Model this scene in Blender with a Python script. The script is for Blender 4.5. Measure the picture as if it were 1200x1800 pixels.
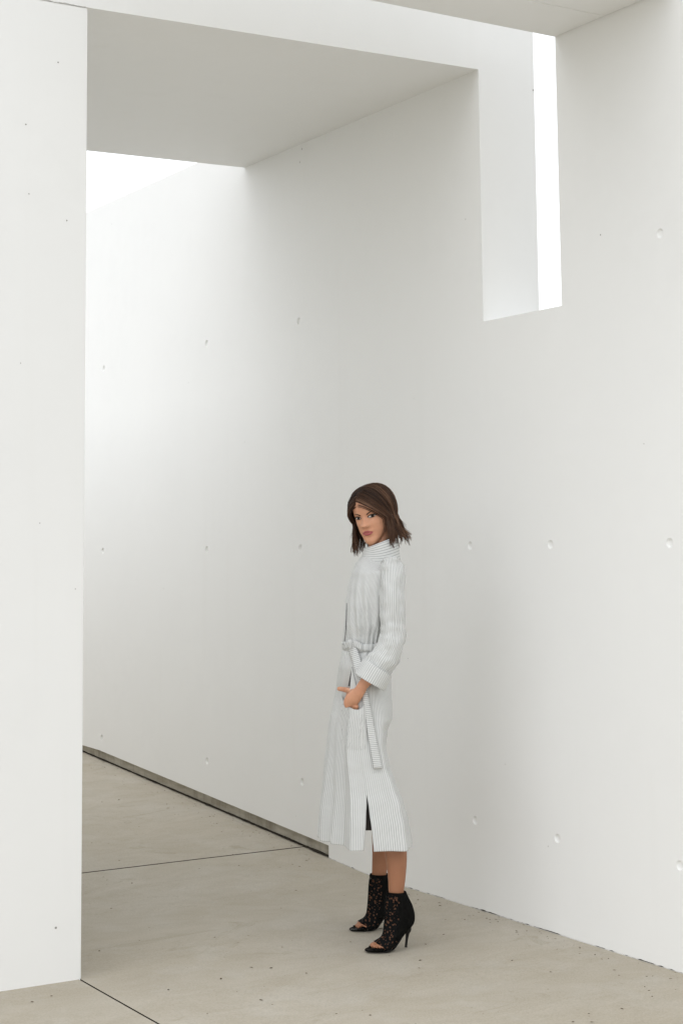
import bpy, bmesh, math, random
from mathutils import Vector, Matrix, noise
from mathutils.bvhtree import BVHTree
random.seed(7)
PI = math.pi
for o in list(bpy.data.objects): bpy.data.objects.remove(o)
S = bpy.context.scene; C = S.collection

# ------------------------------------------------------------------ camera
# world: the long white wall is the plane X = 0 (it faces -X), Y runs along it, Z up
FOC = 2900.0; PITCH = math.atan(FOC / 26600.0); ROLL = 0.0100; AZ = math.radians(31.935)
CAM = Vector((-4.2668, -6.6396, 1.507))
f_h = Vector((math.sin(AZ), math.cos(AZ), 0)); r_h = Vector((math.cos(AZ), -math.sin(AZ), 0))
cF = f_h * math.cos(PITCH) + Vector((0, 0, math.sin(PITCH)))
u_ = r_h.cross(cF)
cU = u_ * math.cos(ROLL) + r_h * math.sin(ROLL); cR = r_h * math.cos(ROLL) - u_ * math.sin(ROLL)
cd = bpy.data.cameras.new('camera'); cam = bpy.data.objects.new('camera', cd); C.objects.link(cam)
M = Matrix((cR, cU, -cF)).transposed().to_4x4(); M.translation = CAM; cam.matrix_world = M
cd.sensor_fit = 'VERTICAL'; cd.sensor_height = 36; cd.lens = 36 * FOC / 1800
cd.shift_y = -(900 - 653) / 1800.0
cd.clip_start = 0.05; cd.clip_end = 2000
S.camera = cam

# ------------------------------------------------------------------ sky and sun (overcast)
SUN_EL, SUN_AZ = 72.0, 285.0      # degrees, azimuth clockwise from +Y: high, to the left of the passage
w = bpy.data.worlds.new("World"); S.world = w; w.use_nodes = True
nt = w.node_tree; nt.nodes.clear()
sky = nt.nodes.new('ShaderNodeTexSky'); sky.sky_type = 'NISHITA'; sky.sun_disc = False
sky.sun_elevation = math.radians(SUN_EL); sky.sun_rotation = math.radians(SUN_AZ)
sky.air_density = 1.0; sky.dust_density = 1.0; sky.ozone_density = 1.0
hs = nt.nodes.new('ShaderNodeHueSaturation'); hs.inputs['Saturation'].default_value = 0.16
bg = nt.nodes.new('ShaderNodeBackground'); bg.inputs['Strength'].default_value = 0.15
wo = nt.nodes.new('ShaderNodeOutputWorld')
ga = nt.nodes.new('ShaderNodeGamma'); ga.inputs['Gamma'].default_value = 0.60     # overcast: an even, pale dome
hs.inputs['Value'].default_value = 3.3
nt.links.new(sky.outputs[0], ga.inputs['Color']); nt.links.new(ga.outputs[0], hs.inputs['Color']); nt.links.new(hs.outputs[0], bg.inputs[0]); nt.links.new(bg.outputs[0], wo.inputs[0])
sd = bpy.data.lights.new('sun', 'SUN'); sd.energy = 0.5; sd.angle = math.radians(90); sd.color = (1, 0.985, 0.96)
so = bpy.data.objects.new('sun', sd); C.objects.link(so)
sv = Vector((math.sin(math.radians(SUN_AZ)) * math.cos(math.radians(SUN_EL)), math.cos(math.radians(SUN_AZ)) * math.cos(math.radians(SUN_EL)), math.sin(math.radians(SUN_EL))))
so.rotation_euler = sv.to_track_quat('Z', 'Y').to_euler()
S.view_settings.view_transform = 'Standard'; S.view_settings.look = 'None'
S.view_settings.gamma = 1; S.view_settings.exposure = 0.32
S.render.engine = 'CYCLES'
S.cycles.max_bounces = 14; S.cycles.diffuse_bounces = 12

# ------------------------------------------------------------------ helpers
def mesh_obj(name, verts, faces, mat=None, parent=None, smooth=False, uvs=None, cols=None):
    me = bpy.data.meshes.new(name); me.from_pydata([tuple(v) for v in verts], [], faces)
    if uvs:
        ul = me.uv_layers.new(name='UVMap')
        for l in me.loops: ul.data[l.index].uv = uvs[l.vertex_index]
    if cols:
        ca = me.color_attributes.new('tone', 'FLOAT_COLOR', 'POINT')
        for i, c in enumerate(cols): ca.data[i].color = (c, c, c, 1)
    if smooth:
        for p in me.polygons: p.use_smooth = True
    if mat: me.materials.append(mat)
    o = bpy.data.objects.new(name, me); C.objects.link(o)
    if parent: o.parent = parent
    return o
def tag(o, label=None, cat=None, kind=None, group=None):
    if label: o['label'] = label
    if cat: o['category'] = cat
    if kind: o['kind'] = kind
    if group: o['group'] = group
    return o
def box(name, a, b, mat, parent=None, bev=0.0):
    x0, y0, z0 = a; x1, y1, z1 = b
    bm = bmesh.new()
    vs = [bm.verts.new(p) for p in [(x0,y0,z0),(x1,y0,z0),(x1,y1,z0),(x0,y1,z0),(x0,y0,z1),(x1,y0,z1),(x1,y1,z1),(x0,y1,z1)]]
    for f in [(0,3,2,1),(4,5,6,7),(0,1,5,4),(1,2,6,5),(2,3,7,6),(3,0,4,7)]: bm.faces.new([vs[i] for i in f])
    if bev: bmesh.ops.bevel(bm, geom=bm.edges[:], offset=bev, segments=2, affect='EDGES')
    me = bpy.data.meshes.new(name); bm.to_mesh(me); bm.free(); me.materials.append(mat)
    o = bpy.data.objects.new(name, me); C.objects.link(o)
    if parent: o.parent = parent
    return o
def interp(tab, x):
    if x <= tab[0][0]: return list(tab[0][1:])
    for a, b in zip(tab, tab[1:]):
        if x <= b[0]:
            t = (x - a[0]) / (b[0] - a[0]); t = t * t * (3 - 2 * t) * 0.5 + t * 0.5
            return [p + (q - p) * t for p, q in zip(a[1:], b[1:])]
    return list(tab[-1][1:])
def sm(a, b, x):
    t = max(0, min(1, (x - a) / (b - a))); return t * t * (3 - 2 * t)

class NT:
    def __init__(s, name, rough=0.6, spec=0.4):
        s.m = bpy.data.materials.new(name); s.m.use_nodes = True; s.t = s.m.node_tree
        s.b = s.t.nodes['Principled BSDF']; s.b.inputs['Roughness'].default_value = rough
        s.b.inputs['Specular IOR Level'].default_value = spec
    def n(s, typ, **kw):
        x = s.t.nodes.new(typ)
        for k, v in kw.items():
            if k in x.inputs: x.inputs[k].default_value = v
            else: setattr(x, k, v)
        return x
    def l(s, a, b): s.t.links.new(a, b)
    def coord(s, kind='Object', scale=(1, 1, 1), rot=(0, 0, 0)):
        c = s.n('ShaderNodeTexCoord'); m = s.n('ShaderNodeMapping'); m.inputs['Scale'].default_value = scale; m.inputs['Rotation'].default_value = rot
        s.l(c.outputs[kind], m.inputs[0]); return m.outputs[0]
    def noise(s, co, scale, detail=4, rough=0.55, dist=0):
        x = s.n('ShaderNodeTexNoise'); x.inputs['Scale'].default_value = scale; x.inputs['Detail'].default_value = detail
        x.inputs['Roughness'].default_value = rough; x.inputs['Distortion'].default_value = dist
        s.l(co, x.inputs['Vector']); return x.outputs['Fac']
    def ramp(s, fac, stops):
        r = s.n('ShaderNodeValToRGB'); e = r.color_ramp.elements
        while len(e) < len(stops): e.new(0.5)
        for i, (p, c) in enumerate(stops):
            e[i].position = p; e[i].color = (*c, 1) if len(c) == 3 else c
        s.l(fac, r.inputs[0]); return r.outputs[0]
    def mix(s, fac, a, b, mode='MIX'):
        x = s.n('ShaderNodeMix', data_type='RGBA', blend_type=mode)
        for k, v in ((0, fac), (6, a), (7, b)):
            if hasattr(v, 'is_linked') or hasattr(v, 'links'): s.l(v, x.inputs[k])
            elif k == 0: x.inputs[0].default_value = v
            else: x.inputs[k].default_value = (*v, 1)
        return x.outputs[2]
    def math(s, op, a, b=0.0):
        x = s.n('ShaderNodeMath', operation=op)
        for i, v in enumerate((a, b)):
            if hasattr(v, 'links'): s.l(v, x.inputs[i])
            else: x.inputs[i].default_value = v
        return x.outputs[0]
    def bump(s, h, strength, dist=0.002):
        x = s.n('ShaderNodeBump', Strength=strength, Distance=dist); s.l(h, x.inputs['Height']); s.l(x.outputs[0], s.b.inputs['Normal'])
    def col(s, c):
        if hasattr(c, 'links'): s.l(c, s.b.inputs['Base Color'])
        else: s.b.inputs['Base Color'].default_value = (*c, 1)

def G(v): return (v, v, v)
# ---- white painted concrete
def white_paint(name, base=(0.86, 0.862, 0.848)):
    k = NT(name, 0.65, 0.3); co = k.coord()
    n1 = k.noise(co, 0.9, 6, 0.6); n2 = k.noise(co, 9, 5, 0.6)
    c = k.mix(k.ramp(n1, [(0.3, G(0)), (0.7, G(1))]), tuple(v * 0.965 for v in base), base)
    c = k.mix(k.ramp(n2, [(0.35, G(0)), (0.6, G(1))]), tuple(v * 0.985 for v in base), c)
    # faint drips running down
    d = k.noise(k.coord(scale=(7, 7, 0.35)), 1.0, 4, 0.6)
    c = k.mix(k.ramp(d, [(0.60, G(0)), (0.80, G(0.10))]), c, (0.70, 0.69, 0.65))
    # pinholes of the cast concrete
    vo = k.n('ShaderNodeTexVoronoi', Scale=6.0); k.l(co, vo.inputs['Vector'])
    pin = k.ramp(vo.outputs['Distance'], [(0.020, G(1)), (0.032, G(0))])
    wn = k.n('ShaderNodeTexWhiteNoise'); k.l(vo.outputs['Position'], wn.inputs['Vector'])
    pin = k.math('MULTIPLY', pin, k.math('GREATER_THAN', wn.outputs['Value'], 0.93))
    c = k.mix(k.math('MULTIPLY', pin, 0.35), c, (0.35, 0.34, 0.31))
    k.col(c)
    h = k.math('ADD', k.math('MULTIPLY', k.noise(co, 60, 4), 0.25), k.math('MULTIPLY', k.noise(co, 6, 4), 1.0))
    k.bump(h, 0.16, 0.006)
    return k.m
M_wall = white_paint('white_painted_concrete')
M_pil = white_paint('white_painted_render', (0.86, 0.862, 0.848))
# ---- floor concrete
def floor_mat():
    k = NT('floor_concrete', 0.75, 0.3); co = k.coord()
    a = k.noise(co, 0.8, 5, 0.6, 0.6); b = k.noise(k.coord(scale=(1.6, 3.2, 1)), 1.5, 9, 0.72, 0.9)
    c_ = k.noise(co, 4.0, 8, 0.65, 0.3); d = k.noise(co, 140, 3, 0.7)
    c = k.mix(k.ramp(a, [(0.34, G(0)), (0.66, G(1))]), (0.455, 0.412, 0.335), (0.49, 0.455, 0.39))
    c = k.mix(k.ramp(b, [(0.36, G(0)), (0.66, G(1))]), k.mix(0.55, c, (0.37, 0.325, 0.25)), c)
    c = k.mix(k.ramp(c_, [(0.50, G(0)), (0.72, G(0.6))]), c, (0.50, 0.475, 0.42))
    e = k.noise(k.coord(scale=(1, 1.7, 1)), 2.4, 6, 0.7, 1.0)
    c = k.mix(k.ramp(e, [(0.60, G(0)), (0.70, G(0.5))]), c, (0.31, 0.27, 0.195))
    c = k.mix(k.ramp(d, [(0.35, G(0.25)), (0.6, G(0))]), c, (0.2, 0.18, 0.14))
    # scattered pits
    vo = k.n('ShaderNodeTexVoronoi', Scale=22.0); k.l(co, vo.inputs['Vector'])
    pin = k.ramp(vo.outputs['Distance'], [(0.05, G(1)), (0.09, G(0))])
    wn = k.n('ShaderNodeTexWhiteNoise'); k.l(vo.outputs['Position'], wn.inputs['Vector'])
    pin = k.math('MULTIPLY', pin, k.math('GREATER_THAN', wn.outputs['Value'], 0.93))
    c = k.mix(k.math('MULTIPLY', pin, 0.5), c, (0.12, 0.10, 0.07))
    k.col(c)
    h = k.math('ADD', k.math('MULTIPLY', d, 0.3), c_); k.bump(h, 0.25, 0.004)
    return k.m
M_floor = floor_mat()
def plinth_mat():
    k = NT('raw_concrete_plinth', 0.85, 0.2); co = k.coord()
    a = k.noise(k.coord(scale=(1, 1, 5)), 5, 7, 0.65); v = k.noise(k.coord(scale=(30, 14, 2)), 1, 4, 0.6)
    c = k.mix(k.ramp(a, [(0.35, G(0)), (0.65, G(1))]), (0.36, 0.325, 0.26), (0.50, 0.47, 0.40))
    c = k.mix(k.ramp(v, [(0.5, G(0)), (0.7, G(0.5))]), c, (0.13, 0.11, 0.08)); k.col(c)
    k.bump(a, 0.5, 0.006); return k.m
M_plinth = plinth_mat()
def plain(name, c, rough=0.6, spec=0.4, nz=0.0, sc=40):
    k = NT(name, rough, spec)
    if nz:
        n = k.noise(k.coord(), sc, 4); k.col(k.mix(k.ramp(n, [(0.35, G(0)), (0.65, G(1))]), tuple(v * (1 - nz) for v in c), tuple(min(1, v * (1 + nz)) for v in c)))
    else: k.col(c)
    return k.m
M_dirt = plain('joint_dirt', (0.035, 0.03, 0.022), 0.95, 0.1, 0.3, 60)
M_debris = plain('dry_debris', (0.09, 0.065, 0.04), 0.9, 0.2, 0.5, 90)
M_earth = plain('outer_ground', (0.25, 0.235, 0.20), 0.9, 0.2, 0.15, 2)
M_pin = plain('pinhole_shadow', (0.30, 0.29, 0.27), 0.9, 0.1)
M_crack = plain('hairline_crack', (0.45, 0.44, 0.41), 0.9, 0.1)
M_grout = white_paint('tie_hole_grout', (0.86, 0.862, 0.848))

# ------------------------------------------------------------------ setting
SOF = 3.611; WT = 0.31
S_OPEN0, S_OPEN1, SILL = -1.486, -0.957, 2.49      # slot in the wall
def gz(y):                                            # level of the floor along Y
    if y < -0.05: return -0.012 * sm(-0.6, -2.4, y) * 0 + (-0.02 * max(0, min(1, (-y - 0.5) / 2.0)) if y < -0.5 else 0)
    if y < 3.8: return 0.071 * (y + 0.05)
    return 0.071 * 3.85
# outer ground to the horizon
g = mesh_obj('ground', [(-600,-600,-0.30),(600,-600,-0.30),(600,600,-0.30),(-600,600,-0.30)], [(0,1,2,3)], M_earth); tag(g, kind='structure')
# floor: a bed with separately cast slabs on it
fl = bpy.data.objects.new('floor', None); C.objects.link(fl); tag(fl, kind='structure')
def slab(x0, x1, ys, name='floor_slab', e=0.0035):
    n = len(ys); v = []; f = []
    nx = 14; xs = [x0 + (x1 - x0) * i / nx for i in range(nx + 1)]
    for y in ys:
        for x in xs: v.append((x, y, gz(y) + 0.0014 * noise.noise(Vector((x * 1.3, y * 1.3, 0)))))
    W = nx + 1
    for j in range(n - 1):
        for i in range(nx): f.append((j*W+i, j*W+i+1, (j+1)*W+i+1, (j+1)*W+i))
    # border turned down into the joint
    loop = [i for i in range(W)] + [j*W+nx for j in range(1, n)] + [(n-1)*W+i for i in range(nx-1, -1, -1)] + [j*W for j in range(n-2, 0, -1)]
    base = len(v)
    for i in loop: p = v[i]; v.append((p[0], p[1], p[2] - 0.12))
    L = len(loop)
    for a in range(L):
        b = (a + 1) % L; f.append((loop[b], loop[a], base + a, base + b))
    o = mesh_obj(name, v, f, M_floor, fl); o.data.materials.append(M_dirt)
    for p in o.data.polygons:
        if p.index >= len(f) - L: p.material_index = 1
    return o
def rng(a, b, n): return [a + (b - a) * i / n for i in range(n + 1)]
JY = 0.62; JX = -1.852; jw = 0.0038
slab(JX + jw, 0.03, rng(-3.6, JY - 0.006, 22)); slab(JX + jw, 0.03, rng(-9.0, -3.608, 12))
slab(-5.2, JX - jw, rng(-3.9, -0.35, 12)); slab(-5.2, JX - jw, rng(-9.0, -3.908, 12))
slab(JX + jw, 0.03, rng(JY + 0.006, 4.6, 16)); slab(JX + jw, 0.03, rng(4.608, 12, 8))
slab(-9.0, -5.208, rng(-9.0, -0.35, 12)); 
bed = box('joint_bed', (-9.2, -9.2, -0.29), (0.25, -0.35, -0.035), M_dirt, fl)
v = []; ys = rng(-0.35, 12, 20)
for y in ys: v += [(-9.2, y, gz(y) - 0.05), (0.0, y, gz(y) - 0.05)]
mesh_obj('joint_bed', v, [(2*i, 2*i+1, 2*i+3, 2*i+2) for i in range(len(ys)-1)], M_dirt, fl)

# ---- long white wall
holes_y = [3.078, 1.648, 0.615, -0.832, -1.379, -2.072, -3.25, -4.43, -5.61]
holes_z = [0.364, 1.526, 2.688]
HR = 0.0185; HC = 0.045
WY0, WY1, WTOP = -7.6, 9.0, 3.757; HT = 4.15
PY = 0.367                                            # the plinth starts here
def pl_top(y): return 0.0895 + 0.0705 * (min(y, 3.45) - 0.369)
wall = bpy.data.objects.new('concrete_wall', None); C.objects.link(wall); wall.location = (0, 0, 0)
tag(wall, 'long white painted concrete wall behind the woman, with rows of tie holes and a tall slot opening', 'wall')
yl = sorted(set([WY0, WY1, PY, S_OPEN0, S_OPEN1] + [h + d for h in holes_y for d in (-HC, HC)] + [2.3, 4.2, 5.5, 7]))
zl = sorted(set([-0.05, SILL, WTOP] + [h + d for h in holes_z for d in (-HC, HC)]))
vid = {}; V = []; Fc = []
def vv(x, y, z):
    k = (round(x, 5), round(y, 5), round(z, 5))
    if k not in vid: vid[k] = len(V); V.append((x, y, z))
    return vid[k]
def zbot(y0, y, z): return pl_top(y) if (z < 0 and y0 >= PY - 1e-6) else z
for a, b in zip(yl, yl[1:]):
    for c, d in zip(zl, zl[1:]):
        if a >= S_OPEN0 - 1e-6 and b <= S_OPEN1 + 1e-6 and c >= SILL - 1e-6: continue
        hy = [h for h in holes_y if abs(h - HC - a) < 1e-6]; hz = [h for h in holes_z if abs(h - HC - c) < 1e-6]
        if hy and hz and abs(b - a - 2 * HC) < 1e-6 and not (hz[0] > 2.6 and hy[0] in (-1.379, -0.832)):
            # square cell with a round opening
            n = 24; ci = [vv(0, hy[0] + HR * math.cos(2*PI*i/n), hz[0] + HR * math.sin(2*PI*i/n)) for i in range(n)]
            co_ = [vv(0, b, d), vv(0, a, d), vv(0, a, c), vv(0, b, c)]
            k8 = n // 4; off = n // 8
            for q in range(4):
                # corner q sits at angle 45+90q
                s0 = (off + q * k8) % n; arc = [ci[(s0 + j) % n] for j in range(k8 + 1)]
                Fc.append([co_[q]] + [arc[0]] + arc[1:] + [co_[(q + 1) % 4]])
            continue
        Fc.append([vv(0, a, zbot(a, a, c)), vv(0, a, d), vv(0, b, d), vv(0, b, zbot(a, b, c))])
def quad(*p): Fc.append([vv(*q) for q in p])
X1 = WT
quad((X1, WY0, -0.05), (X1, S_OPEN0, -0.05), (X1, S_OPEN0, WTOP), (X1, WY0, WTOP))
quad((X1, S_OPEN1, -0.05), (X1, WY1, -0.05), (X1, WY1, WTOP), (X1, S_OPEN1, WTOP))
quad((X1, S_OPEN0, -0.05), (X1, S_OPEN1, -0.05), (X1, S_OPEN1, SILL), (X1, S_OPEN0, SILL))
quad((0, WY0, WTOP), (X1, WY0, WTOP), (X1, S_OPEN0, WTOP), (0, S_OPEN0, WTOP))
quad((0, S_OPEN1, WTOP), (X1, S_OPEN1, WTOP), (X1, WY1, WTOP), (0, WY1, WTOP))
quad((0, S_OPEN0, SILL), (X1, S_OPEN0, SILL), (X1, S_OPEN1, SILL), (0, S_OPEN1, SILL))
quad((0, S_OPEN0, SILL), (0, S_OPEN0, WTOP), (X1, S_OPEN0, WTOP), (X1, S_OPEN0, SILL))
quad((0, S_OPEN1, SILL), (X1, S_OPEN1, SILL), (X1, S_OPEN1, WTOP), (0, S_OPEN1, WTOP))
quad((0, WY0, -0.05), (X1, WY0, -0.05), (X1, WY0, WTOP), (0, WY0, WTOP))
quad((0, WY1, -0.05), (0, WY1, WTOP), (X1, WY1, WTOP), (X1, WY1, -0.05))
quad((0, PY, -0.05), (0.045, PY, -0.05), (0.045, PY, pl_top(PY)), (0, PY, pl_top(PY)))
for a, b in zip([y for y in yl if y >= PY], [y for y in yl if y > PY]):
    quad((0, a, pl_top(a)), (0, b, pl_top(b)), (0.045, b, pl_top(b)), (0.045, a, pl_top(a)))
wf = mesh_obj('wall_face', V, Fc, M_wall, wall)
# tie hole cups (shallow, grouted)
def cup_mesh():
    n = 24; prof = [(1.0, 0.0), (0.90, 0.004), (0.70, 0.0075), (0.40, 0.0088)]; vs = []; fs = []
    for r, dx in prof:
        for i in range(n): a = 2*PI*i/n; vs.append((dx, HR * r * math.cos(a), HR * r * math.sin(a)))
    for j in range(len(prof) - 1):
        for i in range(n): fs.append((j*n+i, j*n+(i+1) % n, (j+1)*n+(i+1) % n, (j+1)*n+i))
    vs.append((0.009, 0, 0)); c = len(vs) - 1; b = (len(prof)-1)*n
    for i in range(n): fs.append((b+i, b+(i+1) % n, c))
    me = bpy.data.meshes.new('tie_hole'); me.from_pydata(vs, [], fs); me.materials.append(M_grout)
    for p in me.polygons: p.use_smooth = True
    return me
cm = cup_mesh()
for y in holes_y:
    for z in holes_z:
        if z > 2.6 and y in (-1.379, -0.832): continue
        o = bpy.data.objects.new('tie_hole', cm); C.objects.link(o); o.parent = wall; o.location = (0, y, z)
        o.rotation_euler = (random.uniform(0, 6.28), 0, 0)
def pin_mesh(r):
    vs = [(-0.0004, 0, 0)] + [(-0.0007, r * random.uniform(0.7, 1.2) * math.cos(a), r * random.uniform(0.7, 1.2) * math.sin(a)) for a in [2*PI*i/9 for i in range(9)]]
    me = bpy.data.meshes.new('pinhole'); me.from_pydata(vs, [], [(0, 1 + i, 1 + (i+1) % 9) for i in range(9)]); me.materials.append(M_pin); return me
for (y, z, r) in [(-1.736, 2.739, .0035), (0.569, 3.582, .004), (0.593, 3.517, .0035), (-0.34, 1.02, .002), (-1.05, 0.62, .002), (-1.32, 0.325, .0028), (-1.95, 1.9, .0022), (-0.42, 2.2, .002), (2.2, 1.3, .0025), (1.2, 2.1, .0022)]:
    o = bpy.data.objects.new('pinhole', pin_mesh(r)); C.objects.link(o); o.parent = wall; o.location = (0, y, z)
# raw plinth under the wall
ys = rng(PY, 9.0, 40); v = []; f = []
for y in ys:
    zt = pl_top(y) - 0.0008; j = 0.0015 * noise.noise(Vector((0, y * 9, 3)))
    v += [(0.022 + j, y, gz(y) - 0.08), (0.020 + j, y, zt - 0.004), (0.0225, y, zt + 0.002), (0.2, y, zt + 0.0)]
for i in range(len(ys)-1):
    for k in range(3): f.append((4*i+k, 4*i+k+1, 4*(i+1)+k+1, 4*(i+1)+k))
mesh_obj('plinth', v, f, M_plinth, wall)

# ---- portal pillar and the slab it carries
PZ = 3.577; PX = -1.846
pil = bpy.data.objects.new('pillar', None); C.objects.link(pil); pil.location = (-2.6, -0.957, 0)
tag(pil, 'broad white painted concrete pillar at the left edge carrying the overhead slab', 'pillar')
b = box('pillar_body', (-4.6, -0.957, -0.03), (PX, 1.193, PZ), M_pil, None, 0.004); b.parent = pil; b.matrix_parent_inverse = Matrix.Translation(-Vector(pil.location))
def kid(o, p): o.parent = p; o.matrix_parent_inverse = Matrix.Translation(-Vector(p.location)); return o
for (x, z, r) in [(-1.965, 3.345, .003), (-2.09, 3.09, .003), (-2.075, 2.83, .0025), (-1.925, 2.745, .003), (-1.945, 0.185, .0045), (-2.02, 1.62, .002), (-1.88, 1.38, .002), (-2.1, 2.2, .002)]:
    o = bpy.data.objects.new('pinhole', pin_mesh(r)); C.objects.link(o); o.location = (x, -0.957, z); o.rotation_euler = (0, 0, PI/2); o.parent = pil; o.matrix_parent_inverse = Matrix.Translation(-Vector(pil.location))
kid(box('passage_wall', (-2.2, 1.1935, 0.02), (PX - 0.05, 9.0, 2.4), M_pil), pil)
o = bpy.data.objects.new('pinhole', pin_mesh(.0045)); C.objects.link(o); o.parent = wall; o.location = (WT - 0.006, -0.957, 3.56); o.rotation_euler = (0, 0, PI/2)
# slab
sl = bpy.data.objects.new('roof_slab', None); C.objects.link(sl); sl.location = (-0.9, 0.1, PZ)
tag(sl, 'deep white concrete roof slab spanning from the left pillar to the long wall', 'roof slab')
ST = 4.25
vs = [(-4.6,-0.957,PZ+.001),(PX,-0.957,PZ+.001),(0.0,-0.957,SOF),(0.0,-0.957,ST),(-4.6,-0.957,ST),
      (-4.6,1.193,PZ+.001),(PX,1.193,PZ+.001),(0.0,1.193,SOF),(0.0,1.193,ST),(-4.6,1.193,ST)]
o = mesh_obj('slab_body', vs, [(0,1,2,3,4),(9,8,7,6,5),(0,5,6,1),(1,6,7,2),(2,7,8,3),(3,8,9,4),(4,9,5,0)], M_pil); kid(o, sl)
# wall upstand above the slot's far reveal, flush with the slab front
o = box('upstand', (0.0, -0.957, WTOP), (WT, 1.193, ST), M_pil); kid(o, sl)
# wavy crack between pillar and slab
pts = []; x = -2.25
while x < PX - 0.004: pts.append((x, PZ + 0.004 * noise.noise(Vector((x * 22, 1, 0))) + 0.002 * noise.noise(Vector((x * 90, 5, 0))) + 0.001)); x += 0.006
v = []; f = []
for i, (x, z) in enumerate(pts):
    h = 0.0009 + 0.001 * abs(noise.noise(Vector((x * 60, 9, 2)))); v += [(x, -0.9585, z - h), (x, -0.9585, z + h)]
    if i: f.append((2*i-2, 2*i-1, 2*i+1, 2*i))
kid(mesh_obj('crack', v, f, M_crack), sl)
# near slab
ns = bpy.data.objects.new('near_roof_slab', None); ns.name = 'roof_slab'; C.objects.link(ns); ns.location = (-1.0, -1.85, SOF)
tag(ns, 'nearer white concrete slab cropped by the top of the picture, beyond the narrow roof gap', 'roof slab')
kid(box('slab_body', (-1.95, -2.20, SOF), (-0.0015, S_OPEN0, 4.25), M_pil, None, 0.003), ns)
v = []; f = []; n = 40
for i in range(n + 1):
    x = -0.02 - 0.62 * i / n; y = -1.80 + 0.004 * noise.noise(Vector((x * 12, 0, 0))); h = 0.0022 * (0.6 + 0.6 * abs(noise.noise(Vector((x * 30, 2, 0)))))
    v += [(x, y - h, SOF - 0.0004), (x, y, SOF - 0.003), (x, y + h, SOF - 0.0004)]
    if i: f += [(3*i-3, 3*i, 3*i+1, 3*i-2), (3*i-2, 3*i+1, 3*i+2, 3*i-1)]
kid(mesh_obj('formwork_seam', v, f, M_pil), ns)

# ---- debris on the floor
def bits(name, pts, mat, smin, smax):
    v = []; f = []
    for (x, y, k) in pts:
        r = random.uniform(smin, smax) * k; a = random.uniform(0, PI); el = random.uniform(1.0, 2.6); z = gz(y)
        n = 6; b0 = len(v); h = r * random.uniform(0.25, 0.7)
        for i in range(n):
            t = 2*PI*i/n; rr = r * random.uniform(0.7, 1.2); px, py = rr * el * math.cos(t), rr * math.sin(t)
            v.append((x + px*math.cos(a) - py*math.sin(a), y + px*math.sin(a) + py*math.cos(a), z + 0.0015))
        v.append((x, y, z + h + 0.001))
        for i in range(n): f.append((b0+i, b0+(i+1) % n, b0+n))
    return mesh_obj(name, v, f, mat)
rnd = random.Random(3)
P = [(rnd.uniform(JX + 0.1, -0.05), rnd.uniform(-3.3, 3.0), 1) for _ in range(190)]
P += [(-abs(rnd.gauss(0, 0.10)) - 0.01, rnd.uniform(-3, -0.3), 0.8) for _ in range(90)]
P += [(-abs(rnd.gauss(0, 0.13)) + 0.01, rnd.uniform(0.3, 3.6), 0.8) for _ in range(160)]
P += [(rnd.uniform(-2.6, -1.9), rnd.uniform(-2.6, -1.0), 0.9) for _ in range(18)]
o = bits('debris', P, M_debris, 0.0012, 0.0048); tag(o, 'scattered dry bits of leaf and grit on the concrete floor', 'debris', 'stuff')
# dirt packed where the floor meets wall and plinth
v = []; f = []
def strip(pts):
    for i, (x0, x1, y, z0, z1) in enumerate(pts):
        v.extend([(x0, y, z0), (x1, y, z1)]);
        if i: n_ = len(v); f.append((n_-4, n_-3, n_-1, n_-2))
pts = [];
for i in range(400):
    y = PY + 0.002 + i * 0.012; q = 0.5 + 0.5 * noise.noise(Vector((y * 7, 0, 0))) + 0.4 * noise.noise(Vector((y * 31, 4, 0)))
    q *= 0.75 - 0.10 * (y - PY)
    pts.append((0.010 - 0.020 * max(q, 0.0), 0.0195, y, gz(y) + 0.003, gz(y) + 0.004 + 0.008 * max(q, 0.0)))
strip(pts)
pts = []
for i in range(520):
    y = PY - 0.004 - i * 0.009; q = 0.05 + 0.9 * noise.noise(Vector((y * 5, 8, 0))) + 0.5 * noise.noise(Vector((y * 37, 4, 0)))
    q = max(q, 0.0); pts.append((-0.0008 - 0.004 * q, -0.0004, y, gz(y) + 0.0022, gz(y) + 0.0024 + 0.007 * q))
strip(pts[:1]); strip(pts)
o = mesh_obj('dirt_line', v, f, M_dirt); tag(o, 'dark dirt packed along the foot of the long wall', 'dirt', 'stuff')

# ================================================================== the woman
# figure frame: x = right, y = away from the viewer, z = up, origin on the floor between her feet
def ray(px, py): return cF + cR * ((px - 600) / FOC) - cU * ((py - 653) / FOC)
def on_floor(px, py): d = ray(px, py); return CAM + d * (-CAM.z / d.z)
toe = on_floor(645, 1671)
ORG = toe + r_h * 0.052 + f_h * 0.172; ORG.z = 0.0
ROOT = Matrix.Translation(ORG) @ Matrix.Rotation(-AZ, 4, 'Z'); RINV = ROOT.inverted()
def T(px, py, y=0.0):
    """a spot measured in the photograph, as metres in the figure frame at depth y"""
    o = RINV @ CAM; d = RINV.to_3x3() @ ray(px, py); t = (y - o.y) / d.y
    return o + d * t
woman = bpy.data.objects.new('person', None); C.objects.link(woman); woman.location = ORG; woman.rotation_euler = (0, 0, -AZ)
tag(woman, 'woman in long pale pinstriped coat and black lace ankle boots, one hand in her pocket', 'person')

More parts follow.
